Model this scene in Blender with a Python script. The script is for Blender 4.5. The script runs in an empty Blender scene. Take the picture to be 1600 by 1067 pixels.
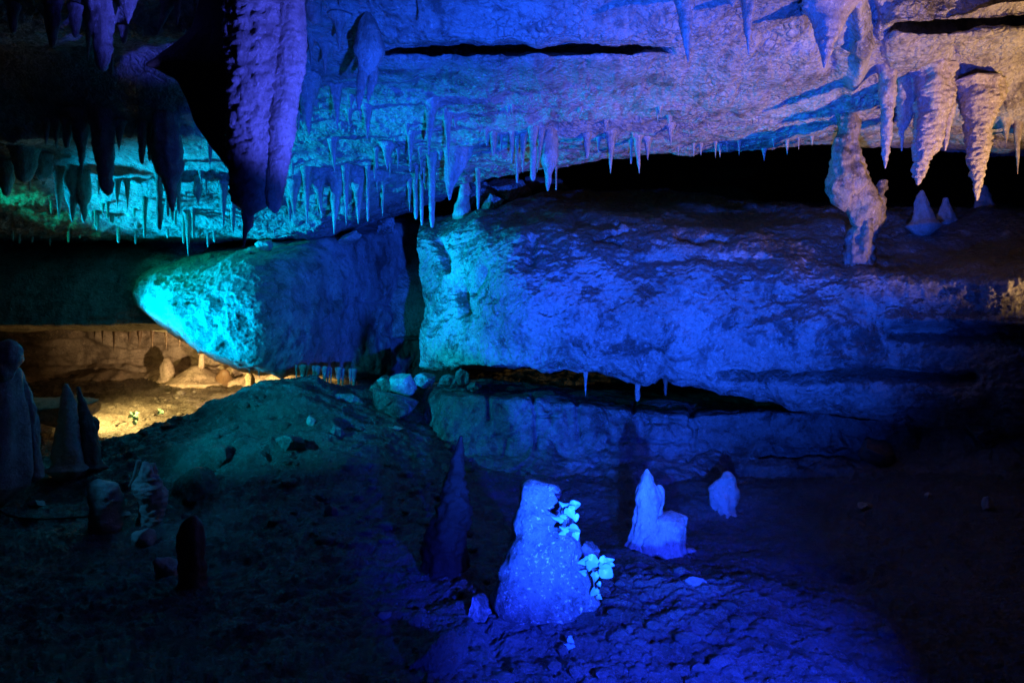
import bpy, bmesh, math, random
import numpy as np
from mathutils import Vector, Matrix
from mathutils.bvhtree import BVHTree

random.seed(7)
sc = bpy.context.scene
col = sc.collection
F = 1600 * 24 / 36.0          # focal length in pixels of the 1600 px wide photograph
EYE = 1.6

# ------------------------------------------------------------------ camera
cam = bpy.data.objects.new("camera", bpy.data.cameras.new("camera"))
cam.data.lens = 24; cam.data.sensor_width = 36
cam.data.clip_start = 0.05; cam.data.clip_end = 200
cam.location = (0, 0, EYE); cam.rotation_euler = (math.radians(90), 0, 0)
col.objects.link(cam); sc.camera = cam

# ------------------------------------------------------------------ world: a cave, so almost no sky at all
w = bpy.data.worlds.new("World"); sc.world = w; w.use_nodes = True
bg = w.node_tree.nodes['Background']
bg.inputs[0].default_value = (0.25, 0.3, 1.0, 1); bg.inputs[1].default_value = 0.0022

sc.view_settings.view_transform = 'Standard'; sc.view_settings.look = 'None'
sc.view_settings.exposure = 0; sc.view_settings.gamma = 1
sc.cycles.use_denoising = True; sc.cycles.denoising_input_passes = 'RGB_ALBEDO_NORMAL'; sc.cycles.denoising_prefilter = 'ACCURATE'
sc.cycles.max_bounces = 4; sc.cycles.diffuse_bounces = 2; sc.cycles.glossy_bounces = 2
sc.cycles.sample_clamp_indirect = 0.6; sc.cycles.sample_clamp_direct = 6

# ------------------------------------------------------------------ the cave's coloured floodlights
def spot(name, loc, aim, power, color, angle, blend=0.5, radius=0.05):
    l = bpy.data.lights.new(name, 'SPOT'); l.energy = power; l.color = color
    l.spot_size = math.radians(angle); l.spot_blend = blend; l.shadow_soft_size = radius
    o = bpy.data.objects.new(name, l); col.objects.link(o); o.location = loc
    o.rotation_euler = (Vector(aim) - Vector(loc)).to_track_quat('-Z', 'Y').to_euler()
    return o
def lamp(name, loc, power, color, radius=0.05):
    l = bpy.data.lights.new(name, 'POINT'); l.energy = power; l.color = color; l.shadow_soft_size = radius
    o = bpy.data.objects.new(name, l); col.objects.link(o); o.location = loc; return o
BLUE = (0.008, 0.075, 1.0)
CYAN = (0.0, 0.42, 0.85)
WARM = (1.0, 0.60, 0.25)
spot("blue_floodlight", (0.6, 1.5, 0.42), (0.9, 7.5, 3.1), 7800, BLUE, 74, 0.9, 0.06)
spot("blue_stalactite_light", (1.9, 2.0, 0.55), (-1.5, 4.7, 3.4), 3600, (0.05, 0.075, 1.0), 15.5, 0.6, 0.06)
spot("blue_ground_light", (1.0, 1.2, 0.88), (0.75, 3.5, -0.25), 3000, (0.008, 0.032, 1.0), 60, 0.7, 0.05)
spot("cyan_roof_light", (-9.0, 9.0, 1.0), (-1.9, 9.75, 3.95), 9000, CYAN, 43, 0.7, 0.15)
spot("cyan_boulder_light", (-10.0, 7.0, 1.5), (-1.0, 9.6, 2.15), 8000, CYAN, 21, 0.7, 0.1)
spot("green_floodlight", (-8.8, 8.3, 3.55), (-3.4, 11.2, 2.7), 900, (0.0, 0.6, 0.40), 36, 0.9, 0.1)
spot("teal_floodlight", (-4.6, 4.6, 1.9), (-1.8, 8.6, 1.0), 1600, (0.0, 0.36, 0.62), 54, 1.0)
spot("pale_stump_light", (-4.1, 4.9, 1.7), (-2.9, 5.45, 0.35), 48, (0.03, 0.38, 1.0), 26, 0.9, 0.03)
spot("warm_floodlight", (6.0, 4.2, 1.0), (4.0, 6.4, 3.85), 1500, WARM, 58, 0.9)
spot("tunnel_floor_lamp", (-7.35, 11.3, 1.1), (-6.2, 12.4, 0.1), 1700, (1.0, 0.70, 0.22), 140, 0.8)
spot("tunnel_wall_lamp", (-5.3, 12.2, 0.5), (-7.0, 16.6, 1.7), 900, (1.0, 0.66, 0.34), 74, 0.9)

# ------------------------------------------------------------------ helpers
def P(px, py, Y): return Vector(((px - 800) / F * Y, Y, EYE + (533.5 - py) / F * Y))

_rng = np.random.RandomState(3)
_perm = np.concatenate([_rng.permutation(256)] * 3)
_g = _rng.normal(size=(256, 3)); _g /= np.linalg.norm(_g, axis=1)[:, None]
def perlin(p):
    i = np.floor(p).astype(int); f = p - i; i &= 255
    u = f * f * f * (f * (f * 6 - 15) + 10)
    def gr(a, b, c):
        h = _perm[_perm[_perm[i[..., 0] + a] + i[..., 1] + b] + i[..., 2] + c]
        g = _g[h]
        return g[..., 0] * (f[..., 0] - a) + g[..., 1] * (f[..., 1] - b) + g[..., 2] * (f[..., 2] - c)
    def mix(a, b, t): return a + (b - a) * t
    x0 = mix(mix(gr(0, 0, 0), gr(1, 0, 0), u[..., 0]), mix(gr(0, 1, 0), gr(1, 1, 0), u[..., 0]), u[..., 1])
    x1 = mix(mix(gr(0, 0, 1), gr(1, 0, 1), u[..., 0]), mix(gr(0, 1, 1), gr(1, 1, 1), u[..., 0]), u[..., 1])
    return mix(x0, x1, u[..., 2]) * 1.5
def fbm(p, octs=4, gain=0.5):
    s = 0; a = 1.0
    for k in range(octs):
        s = s + a * perlin(p * 2.0 ** k + 17.3 * k); a *= gain
    return s
def ridged(p, octs=4, gain=0.5):
    s = 0; a = 1.0
    for k in range(octs):
        s = s + a * (0.35 - np.abs(perlin(p * 2.0 ** k + 31.7 * k))); a *= gain
    return s

def pchip(x, y, xs):
    """monotone cubic; x (n,), y (n, ...), xs (m,)"""
    x = np.asarray(x, float); y = np.asarray(y, float); xs = np.asarray(xs, float)
    sh = (-1,) + (1,) * (y.ndim - 1)
    h = np.diff(x).reshape(sh); d = np.diff(y, axis=0) / h
    m = np.zeros_like(y)
    if len(x) > 2:
        w1 = 2 * h[1:] + h[:-1]; w2 = h[1:] + 2 * h[:-1]
        ok = d[:-1] * d[1:] > 0
        with np.errstate(divide='ignore', invalid='ignore'):
            mm = (w1 + w2) / (w1 / d[:-1] + w2 / d[1:])
        m[1:-1] = np.where(ok, mm, 0)
    m[0] = d[0]; m[-1] = d[-1]
    k = np.clip(np.searchsorted(x, xs) - 1, 0, len(x) - 2)
    hh = (x[k + 1] - x[k]).reshape(sh); t = (xs.reshape(sh) - x[k].reshape(sh)) / hh
    return ((2 * t**3 - 3 * t**2 + 1) * y[k] + (t**3 - 2 * t**2 + t) * hh * m[k]
            + (-2 * t**3 + 3 * t**2) * y[k + 1] + (t**3 - t**2) * hh * m[k + 1])

def link_mesh(name, verts, faces, m, parent=None, smooth=True, loc=None):
    me = bpy.data.meshes.new(name)
    verts = np.asarray(verts, float)
    if loc is not None: verts = verts - np.array(loc)
    me.from_pydata([tuple(v) for v in verts], [], [tuple(f) for f in faces]); me.update()
    if smooth: me.polygons.foreach_set('use_smooth', [True] * len(me.polygons))
    me.materials.append(m)
    o = bpy.data.objects.new(name, me); col.objects.link(o)
    if loc is not None: o.location = loc
    if parent is not None:
        o.parent = parent; o.location = Vector(o.location) - parent.location
    return o
def tag(o, label=None, cat=None, group=None, kind=None):
    if label: o['label'] = label
    if cat: o['category'] = cat
    if group: o['group'] = group
    if kind: o['kind'] = kind
    return o
def empty(name, loc, label, cat, group=None):
    o = bpy.data.objects.new(name, None); o.empty_display_size = 0.1; o.location = loc; col.objects.link(o)
    return tag(o, label, cat, group)

def seg_dist(px, py, pts):
    best = np.full(px.shape, 1e9)
    for (x0, y0), (x1, y1) in zip(pts[:-1], pts[1:]):
        dx, dy = x1 - x0, y1 - y0; L = dx * dx + dy * dy
        t = np.clip(((px - x0) * dx + (py - y0) * dy) / L, 0, 1)
        best = np.minimum(best, np.hypot(px - x0 - t * dx, py - y0 - t * dy))
    return best

BVH = {}
def loft(name, cols, nu, segn, m, disp, marks=(), world=False, soft=0):
    """a sheet through knots: cols = [(px, [(py, Y) ...])], or [(px, [(Y, z) ...])] when world is set; disp(P) in metres along the normal"""
    x = [c[0] for c in cols]; k = np.array([c[1] for c in cols], float)
    us = np.linspace(x[0], x[-1], nu)
    if len(x) > 3:      # denser inside the frame
        q = np.concatenate([np.linspace(x[0], max(x[0], -40), max(2, nu // 14), endpoint=False) if x[0] < -40 else [],
                            np.linspace(max(x[0], -40), min(x[-1], 1640), nu),
                            np.linspace(min(x[-1], 1640), x[-1], max(2, nu // 14) + 1)[1:] if x[-1] > 1640 else []])
        us = q
    g = pchip(x, k, us)                                # (nu, K, 2)
    if soft:
        lo = np.linspace(us[0], us[-1], nu * 2); gl_ = pchip(x, k, lo); st = (us[-1] - us[0]) / (nu * 2)
        r = int(3 * soft / st); ke = np.exp(-.5 * (np.arange(-r, r + 1) * st / soft) ** 2); ke /= ke.sum()
        pad = np.concatenate([2 * gl_[:1] - gl_[r:0:-1], gl_, 2 * gl_[-1:] - gl_[-2:-r - 2:-1]])
        sm = sum(ke[i] * pad[i:i + len(lo)] for i in range(2 * r + 1))
        g = np.stack([np.stack([np.interp(us, lo, sm[:, a_, b_]) for b_ in range(2)], -1) for a_ in range(sm.shape[1])], 1)
    ts = np.concatenate([np.linspace(i, i + 1, n, endpoint=False) for i, n in enumerate(segn)] + [[len(segn)]])
    g = pchip(np.arange(g.shape[1]), g.transpose(1, 0, 2), ts)   # (nv, nu, 2)
    pxs = np.broadcast_to(us, g.shape[:2])
    if world:
        Y = g[..., 0]; Z = g[..., 1]; pys = 533.5 - (Z - EYE) / Y * F
    else:
        pys = g[..., 0]; Y = g[..., 1]; Z = EYE + (533.5 - pys) / F * Y
    V = np.stack([(pxs - 800) / F * Y, Y, Z], -1)
    du = np.gradient(V, axis=1); dv = np.gradient(V, axis=0)
    n = np.cross(du, dv); n /= np.linalg.norm(n, axis=-1)[..., None] + 1e-9
    view = np.array([0, 0, EYE]) - V
    s = np.sign((n * view).sum(-1)); s[s == 0] = 1
    # one orientation for the whole sheet, so that folds stay closed
    sgn = 1 if s.sum() > 0 else -1
    n = n * sgn
    d = disp(V)
    for pts, wd, dep in marks:
        dist = seg_dist(pxs + 6 * perlin(np.stack([pxs / 30, pys / 30, pxs * 0], -1)), pys + 4 * perlin(np.stack([pxs / 25, pys / 25, pxs * 0 + 9], -1)), pts)
        d = d + dep * np.exp(-(dist / wd) ** 2)
    V = V + n * d[..., None]
    nv, nuu = V.shape[:2]
    idx = np.arange(nv * nuu).reshape(nv, nuu)
    fa = np.stack([idx[:-1, :-1], idx[:-1, 1:], idx[1:, 1:], idx[1:, :-1]], -1).reshape(-1, 4)
    if sgn < 0: fa = fa[:, ::-1]
    V = V.reshape(-1, 3)
    o = link_mesh(name, V, fa.tolist(), m)
    BVH[name] = BVHTree.FromPolygons(V.tolist(), fa.tolist())
    o['_k'] = 0; del o['_k']
    return o
def hit(px, py, names):
    d = P(px, py, 1.0) - Vector((0, 0, EYE)); best = None
    for nme in names:
        r = BVH[nme].ray_cast(Vector((0, 0, EYE)), d.normalized())
        if r[0] is not None and (best is None or r[0].y < best.y): best = r[0]
    return best

# ------------------------------------------------------------------ materials
def rock(name, c1, c2, c3, scale=1.0, crack=0.0, cell=9.0, bump=0.6, rough=(0.42, 0.8), fine=1.0, spots=0.5, stretch=(1, 1, 1), spec=0.5, top_color=None, pale_amt=.6):
    m = bpy.data.materials.new(name); m.use_nodes = True
    nt = m.node_tree; N = nt.nodes; L = nt.links
    b = N['Principled BSDF']
    tc = N.new('ShaderNodeTexCoord'); mp = N.new('ShaderNodeMapping'); mp.inputs['Scale'].default_value = stretch
    L.new(tc.outputs['Object'], mp.inputs['Vector']); co = mp.outputs['Vector']
    def noise(s, det=6, rg=0.6, dist=0.0):
        n = N.new('ShaderNodeTexNoise'); n.inputs['Scale'].default_value = s * scale; n.inputs['Detail'].default_value = det
        n.inputs['Roughness'].default_value = rg; n.inputs['Distortion'].default_value = dist; L.new(co, n.inputs['Vector']); return n.outputs['Fac']
    def ramp(f, a, bb):
        r = N.new('ShaderNodeMapRange'); r.inputs['From Min'].default_value = a; r.inputs['From Max'].default_value = bb
        L.new(f, r.inputs['Value']); return r.outputs['Result']
    def mixc(f, a, bb):
        x = N.new('ShaderNodeMix'); x.data_type = 'RGBA'; L.new(f, x.inputs[0])
        for s, v in ((x.inputs[6], a), (x.inputs[7], bb)):
            if isinstance(v, tuple): s.default_value = (*v, 1)
            else: L.new(v, s)
        return x.outputs[2]
    def math_(op, a, bb):
        x = N.new('ShaderNodeMath'); x.operation = op
        for s, v in ((x.inputs[0], a), (x.inputs[1], bb)):
            if isinstance(v, (int, float)): s.default_value = v
            else: L.new(v, s)
        return x.outputs[0]
    big = noise(0.9, 7, 0.62, 0.4); mid = noise(5.5, 8, 0.66); hi = noise(26, 6, 0.7)
    c = mixc(ramp(big, 0.40, 0.60), c1, c2)
    pat = noise(2.3, 9, 0.74, 0.8)
    sp = math_('MULTIPLY', ramp(pat, 0.50, 0.57), math_('MULTIPLY', ramp(big, 0.36, 0.54), spots))
    c = mixc(sp, c, c3)
    c = mixc(math_('MULTIPLY', ramp(mid, 0.54, 0.64), spots * 0.75), c, c3)
    c = mixc(math_('MULTIPLY', ramp(hi, 0.54, 0.64), 0.6), c, c3)
    vs = N.new('ShaderNodeTexNoise'); vs.inputs['Scale'].default_value = 19 * scale; vs.inputs['Detail'].default_value = 5; vs.inputs['Roughness'].default_value = .75; L.new(co, vs.inputs['Vector'])
    pale = math_('MULTIPLY', ramp(vs.outputs['Fac'], 0.58, 0.66), pale_amt)
    c = mixc(pale, c, tuple(min(.85, x * (1.75 if pale_amt < .9 else 4)) for x in c1))
    if top_color:
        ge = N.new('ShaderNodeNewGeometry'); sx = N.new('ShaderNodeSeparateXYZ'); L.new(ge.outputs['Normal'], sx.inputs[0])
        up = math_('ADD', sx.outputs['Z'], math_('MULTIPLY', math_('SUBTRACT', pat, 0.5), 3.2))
        c = mixc(math_('MULTIPLY', ramp(up, 0.22, 0.5), 0.92), c, top_color)  # second colour mixed onto upward faces, its edge broken by noise
    h = math_('ADD', math_('MULTIPLY', mid, 0.07 / scale), math_('MULTIPLY', hi, 0.034 * fine / scale))
    if crack > 0:
        dn = N.new('ShaderNodeTexNoise'); dn.inputs['Scale'].default_value = cell * 0.5; dn.inputs['Detail'].default_value = 4; L.new(co, dn.inputs['Vector'])
        va = N.new('ShaderNodeVectorMath'); va.operation = 'MULTIPLY_ADD'; L.new(dn.outputs['Color'], va.inputs[0])
        va.inputs[1].default_value = (1.6 / cell,) * 3; L.new(co, va.inputs[2])
        vo = N.new('ShaderNodeTexVoronoi'); vo.feature = 'DISTANCE_TO_EDGE'; vo.inputs['Scale'].default_value = cell; L.new(va.outputs[0], vo.inputs['Vector'])
        e = ramp(vo.outputs['Distance'], 0.0, 0.16)
        msk = math_('MULTIPLY', math_('SUBTRACT', 1.0, e), math_('MULTIPLY', ramp(noise(2.2, 4), 0.4, 0.6), crack))
        c = mixc(msk, c, c3)
        h = math_('SUBTRACT', h, math_('MULTIPLY', msk, 0.10 / cell * 3))
        cv = N.new('ShaderNodeTexVoronoi'); cv.inputs['Scale'].default_value = cell; L.new(va.outputs[0], cv.inputs['Vector'])
        bw_ = N.new('ShaderNodeSeparateColor'); L.new(cv.outputs['Color'], bw_.inputs[0])
        c = mixc(math_('MULTIPLY', bw_.outputs[0], crack * .5), c, c2)
        v2 = N.new('ShaderNodeTexVoronoi'); v2.inputs['Scale'].default_value = cell * 1.7; L.new(va.outputs[0], v2.inputs['Vector'])
        h = math_('SUBTRACT', h, math_('MULTIPLY', v2.outputs['Distance'], 0.10 / cell * 2))
    bp = N.new('ShaderNodeBump'); bp.inputs['Strength'].default_value = bump; bp.inputs['Distance'].default_value = 1.0
    L.new(h, bp.inputs['Height']); L.new(bp.outputs['Normal'], b.inputs['Normal'])
    rr = N.new('ShaderNodeMapRange'); rr.inputs['From Min'].default_value = 0.35; rr.inputs['From Max'].default_value = 0.65
    rr.inputs['To Min'].default_value = rough[0]; rr.inputs['To Max'].default_value = rough[1]; L.new(mid, rr.inputs['Value'])
    L.new(rr.outputs['Result'], b.inputs['Roughness'])
    L.new(c, b.inputs['Base Color']); b.inputs['Specular IOR Level'].default_value = spec
    return m
def plain(name, c, rough=0.5, var=0.3, scale=20):
    m = bpy.data.materials.new(name); m.use_nodes = True; nt = m.node_tree; b = nt.nodes['Principled BSDF']
    n = nt.nodes.new('ShaderNodeTexNoise'); n.inputs['Scale'].default_value = scale
    r = nt.nodes.new('ShaderNodeMix'); r.data_type = 'RGBA'; r.inputs[6].default_value = (*c, 1)
    r.inputs[7].default_value = (*[x * (1 - var) for x in c], 1)
    nt.links.new(n.outputs['Fac'], r.inputs[0]); nt.links.new(r.outputs[2], b.inputs['Base Color']); b.inputs['Roughness'].default_value = rough
    return m
M = {}
M['ceil'] = rock('ceiling_limestone', (.44, .39, .32), (.28, .24, .195), (.08, .06, .045), crack=0.5, cell=12, bump=1.0, rough=(.2, .5), spots=.95, spec=.7)
M['boulder'] = rock('boulder_limestone', (.46, .41, .34), (.30, .26, .21), (.07, .055, .045), crack=0.2, cell=11, bump=1.0, rough=(.14, .42), spots=1.0, spec=.9, top_color=(.085, .062, .045))
M['left'] = rock('left_boulder_limestone', (.44, .40, .33), (.30, .26, .21), (.08, .065, .05), crack=0, bump=0.7, rough=(.3, .6), spots=.8)
M['ivyrock'] = rock('foreground_rock', (.17, .15, .13), (.10, .09, .075), (.03, .025, .02), crack=0, bump=1.0, rough=(.12, .4), spots=.8, scale=1.8, spec=.9, pale_amt=.95)
M['column'] = rock('column_dripstone', (.28, .22, .16), (.19, .145, .10), (.06, .045, .03), scale=2, bump=.9, rough=(.15, .45), stretch=(1, 1, .6), spots=.9)
M['tint'] = rock('shadow_dark_dripstone', (.030, .014, .009), (.02, .01, .007), (.012, .007, .005), scale=1.5, bump=.5, spec=.15)  # dark red-brown, taken near-black in place of the ivy rock's shadow
M['smooth'] = rock('flowstone', (.46, .41, .33), (.33, .28, .22), (.13, .10, .075), crack=0, bump=0.55, rough=(.35, .65))
M['drip'] = rock('dripstone', (.46, .38, .30), (.34, .27, .21), (.14, .10, .075), scale=2.2, bump=0.9, rough=(.15, .45), stretch=(1, 1, .55), spec=.8)
M['brown'] = rock('brown_dripstone', (.20, .12, .06), (.12, .07, .04), (.05, .03, .02), scale=1.5, bump=0.5, rough=(.3, .6), stretch=(1, 1, .5))
M['ledge'] = rock('ledge_limestone', (.215, .195, .17), (.13, .115, .095), (.035, .03, .025), crack=0.6, cell=3.2, bump=0.9, rough=(.15, .45), spots=1.0, spec=.8)
M['mud'] = rock('wet_mud', (.125, .105, .085), (.075, .062, .048), (.025, .02, .016), scale=1.6, bump=1.0, rough=(.12, .4), fine=1.8, spots=.7, spec=.8)
M['dark'] = rock('dark_cave_rock', (.14, .11, .09), (.09, .07, .055), (.04, .03, .025), bump=0.6)
M['warmrock'] = rock('tunnel_limestone', (.48, .38, .28), (.34, .25, .18), (.11, .08, .05), bump=0.7, spots=.7)
M['gravel'] = rock('gravel_stone', (.20, .17, .14), (.12, .10, .08), (.06, .05, .04), scale=4, bump=0.5)
M['leaf'] = plain('ivy_leaf', (.20, .40, .28), 0.4, .6, 60)
M['stem'] = plain('ivy_stem', (.12, .09, .04), 0.6)
M['cable'] = plain('black_rubber', (.015, .015, .016), 0.45)

# ------------------------------------------------------------------ ceiling
C0, C1_, C2 = (-3300, 1.0), (-300, 4.3), (0, 5.9)
def ccol(px, tail, g=(66, 6.4, 73, 6.48, 84, 6.56, 87, 6.6), k78=((140, 7.2), (195, 7.9)), top=(0, 5.9)):
    return (px, [C0, C1_, top, (g[0], g[1]), (g[2], g[3]), (g[4], g[5]), (g[6], g[7]), *k78, *tail])
tl = [(240, 8.4), (274, 8.9), (330, 9.8), (368, 10.7), (378, 12.6)]
G = (66, 6.35, 71, 7.1, 84, 7.2, 88, 6.55)
GR = (30, 5.9, 34, 6.7, 47, 6.7, 52, 6.05)
gl = (62, 5.6, 68, 6.3, 78, 6.5, 87, 6.6)
ceiling_cols = [
    ccol(-600, tl, gl, ((140, 7.0), (200, 7.5)), (0, 5.0)), ccol(0, tl, gl, ((140, 7.0), (203, 7.5)), (0, 5.1)),
    ccol(200, tl, gl, ((140, 7.0), (203, 7.5)), (0, 5.2)),
    ccol(330, tl, gl, ((140, 7.0), (203, 7.6)), (0, 5.4)), ccol(470, tl), ccol(560, [(240, 8.5), (272, 9.0), (325, 10.0), (352, 11.2), (352, 13.5)]),
    ccol(610, [(240, 8.5), (270, 9.1), (315, 10.2), (338, 11.4), (335, 14)], (66, 6.4, 72, 6.7, 84, 6.8, 87, 6.6)),
    ccol(680, [(238, 8.6), (264, 9.2), (298, 10.4), (312, 11.4), (305, 14)], G), ccol(760, [(230, 8.5), (252, 9.0), (275, 9.8), (276, 10.8), (262, 14)], G),
    ccol(860, [(222, 8.3), (243, 8.7), (256, 9.2), (238, 10.3), (150, 14)], G), ccol(960, [(216, 8.2), (234, 8.5), (246, 8.9), (222, 10), (110, 14)], G),
    ccol(1025, [(212, 8.1), (228, 8.4), (240, 8.9), (212, 10), (90, 14)], (68, 6.4, 72, 6.7, 78, 6.75, 82, 6.55)),
    ccol(1060, [(210, 8.1), (226, 8.4), (238, 8.9), (210, 10), (90, 14)]), ccol(1200, [(203, 8.0), (215, 8.2), (234, 8.9), (205, 10), (90, 14)]),
    ccol(1300, [(196, 7.8), (205, 8.0), (226, 8.7), (202, 10), (90, 14)], k78=((135, 7.0), (178, 7.5))),
    ccol(1380, [(190, 7.5), (205, 7.8), (226, 8.5), (202, 10), (90, 14)], (40, 6.1, 46, 6.2, 56, 6.25, 62, 6.3), ((120, 6.8), (165, 7.15))),
    ccol(1400, [(190, 7.45), (208, 7.8), (230, 8.5), (204, 10), (90, 14)], (30, 5.9, 34, 6.4, 47, 6.4, 52, 6.1), ((115, 6.7), (160, 7.1))),
    ccol(1470, [(195, 7.3), (212, 7.7), (234, 8.4), (206, 10), (90, 14)], GR, ((112, 6.6), (150, 6.95))),
    ccol(1600, [(205, 7.0), (222, 7.4), (238, 8.2), (206, 10), (90, 14)], (14, 5.8, 20, 6.7, 36, 6.7, 42, 5.95), ((110, 6.5), (160, 6.75))),
    ccol(2200, [(205, 7.0), (222, 7.4), (238, 8.2), (206, 10), (90, 14)], (14, 5.8, 20, 6.6, 36, 6.6, 42, 5.95), ((110, 6.5), (160, 6.75))),
]
def d_ceil(V):
    a = 0.07 * fbm(V * 0.8, 3) + 0.035 * fbm(V * 3.0, 3) + 0.022 * ridged(V * 7, 3) + 0.010 * ridged(V * 22, 2)
    lay = np.sin((V[..., 2] + 0.08 * perlin(V * 0.9)) * 34) * 0.012          # bedding
    far = np.clip((V[..., 1] - 8.2) / 1.5, 0, 1)
    return a + lay * (0.4 + far) + far * 0.05 * ridged(V * np.array([5, 5, 9]), 3)
cm = [([(-100, 203), (120, 200), (330, 206)], 7, 0.10), ([(240, 277), (340, 273), (420, 272)], 4, -0.10), ([(150, 284), (235, 281)], 4, -0.08), ([(430, 268), (540, 270), (640, 280)], 4, -0.09),
      ([(1180, 62), (1240, 75), (1300, 60)], 8, -0.07), ([(1255, 10), (1285, 60), (1300, 110)], 9, -0.08), ([(1340, 0), (1350, 60), (1335, 130)], 12, 0.12), ([(1360, 10), (1365, 60)], 6, -0.10),
      ([(840, 94), (920, 98)], 3, -0.04), ([(1170, 60), (1230, 70)], 5, -0.05), ([(1490, 95), (1492, 98)], 6, -0.1)]
ceiling = loft("cave_ceiling", ceiling_cols, 820, [6, 14, 30, 40, 6, 6, 6, 34, 34, 26, 22, 30, 22, 8], M['ceil'], d_ceil, cm)
tag(ceiling, kind='structure')

# ------------------------------------------------------------------ walls of the far parts
def d_wall(V): return 0.10 * fbm(V * 0.7, 4) + 0.03 * ridged(V * np.array([2.5, 2.5, 7]), 3)
def wcol(px, dy=0, dY=0): return (px, [(372 + dy * .3, 15.5 + dY), (376 + dy * .3, 12.9 + dY), (398 + dy * .5, 12.2 + dY), (440 + dy, 11.8 + dY), (480 + dy, 11.7 + dY), (506 + dy, 11.7 + dY), (514 + dy, 12.2 + dY), (508 + dy, 14.5), (505 + dy, 17.5)])
wall_lower = loft("cave_wall", [wcol(-700, 6, -1.0), wcol(0, 3, -.9), wcol(120, 0, -.9), wcol(260, 0, -.9), wcol(400, 20, -.3), wcol(560, 20, .3), wcol(760, 20, 1)], 300, [6, 10, 16, 16, 12, 8, 8, 8], M['ceil'], d_wall)
tag(wall_lower, kind='structure')
def tcol(px, dY=0): return (px, [(470, 16 + dY), (505, 16.5 + dY), (530, 16.7 + dY), (560, 16.9 + dY), (585, 16.6 + dY), (600, 15.9 + dY), (640, 15.9 + dY)])
tw = loft("tunnel_wall", [tcol(-700, -2), tcol(0, -.5), tcol(200), tcol(330, -.3), tcol(420, -.9), tcol(600, -1.6)], 260, [6, 10, 14, 14, 10, 6], M['warmrock'],
          lambda V: 0.22 * fbm(V * 0.8, 4) + 0.10 * ridged(V * np.array([1.2, 1.2, 6]), 3) + .05 * np.sin((V[..., 2] + .15 * perlin(V * .8)) * 16)); tag(tw, kind='structure')
bw = loft("back_wall", [(380, [(-60, 27), (120, 28), (240, 28), (330, 28), (460, 28)]), (900, [(-60, 28), (120, 29), (240, 29), (330, 29), (460, 29)]), (1400, [(-60, 26), (120, 27), (240, 27), (330, 27), (460, 27)]), (2300, [(-60, 22), (120, 22), (240, 22), (330, 22), (460, 22)])],
          200, [8, 14, 18, 14], M['dark'], lambda V: 0.5 * fbm(V * 0.3, 4)); tag(bw, kind='structure')

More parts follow.
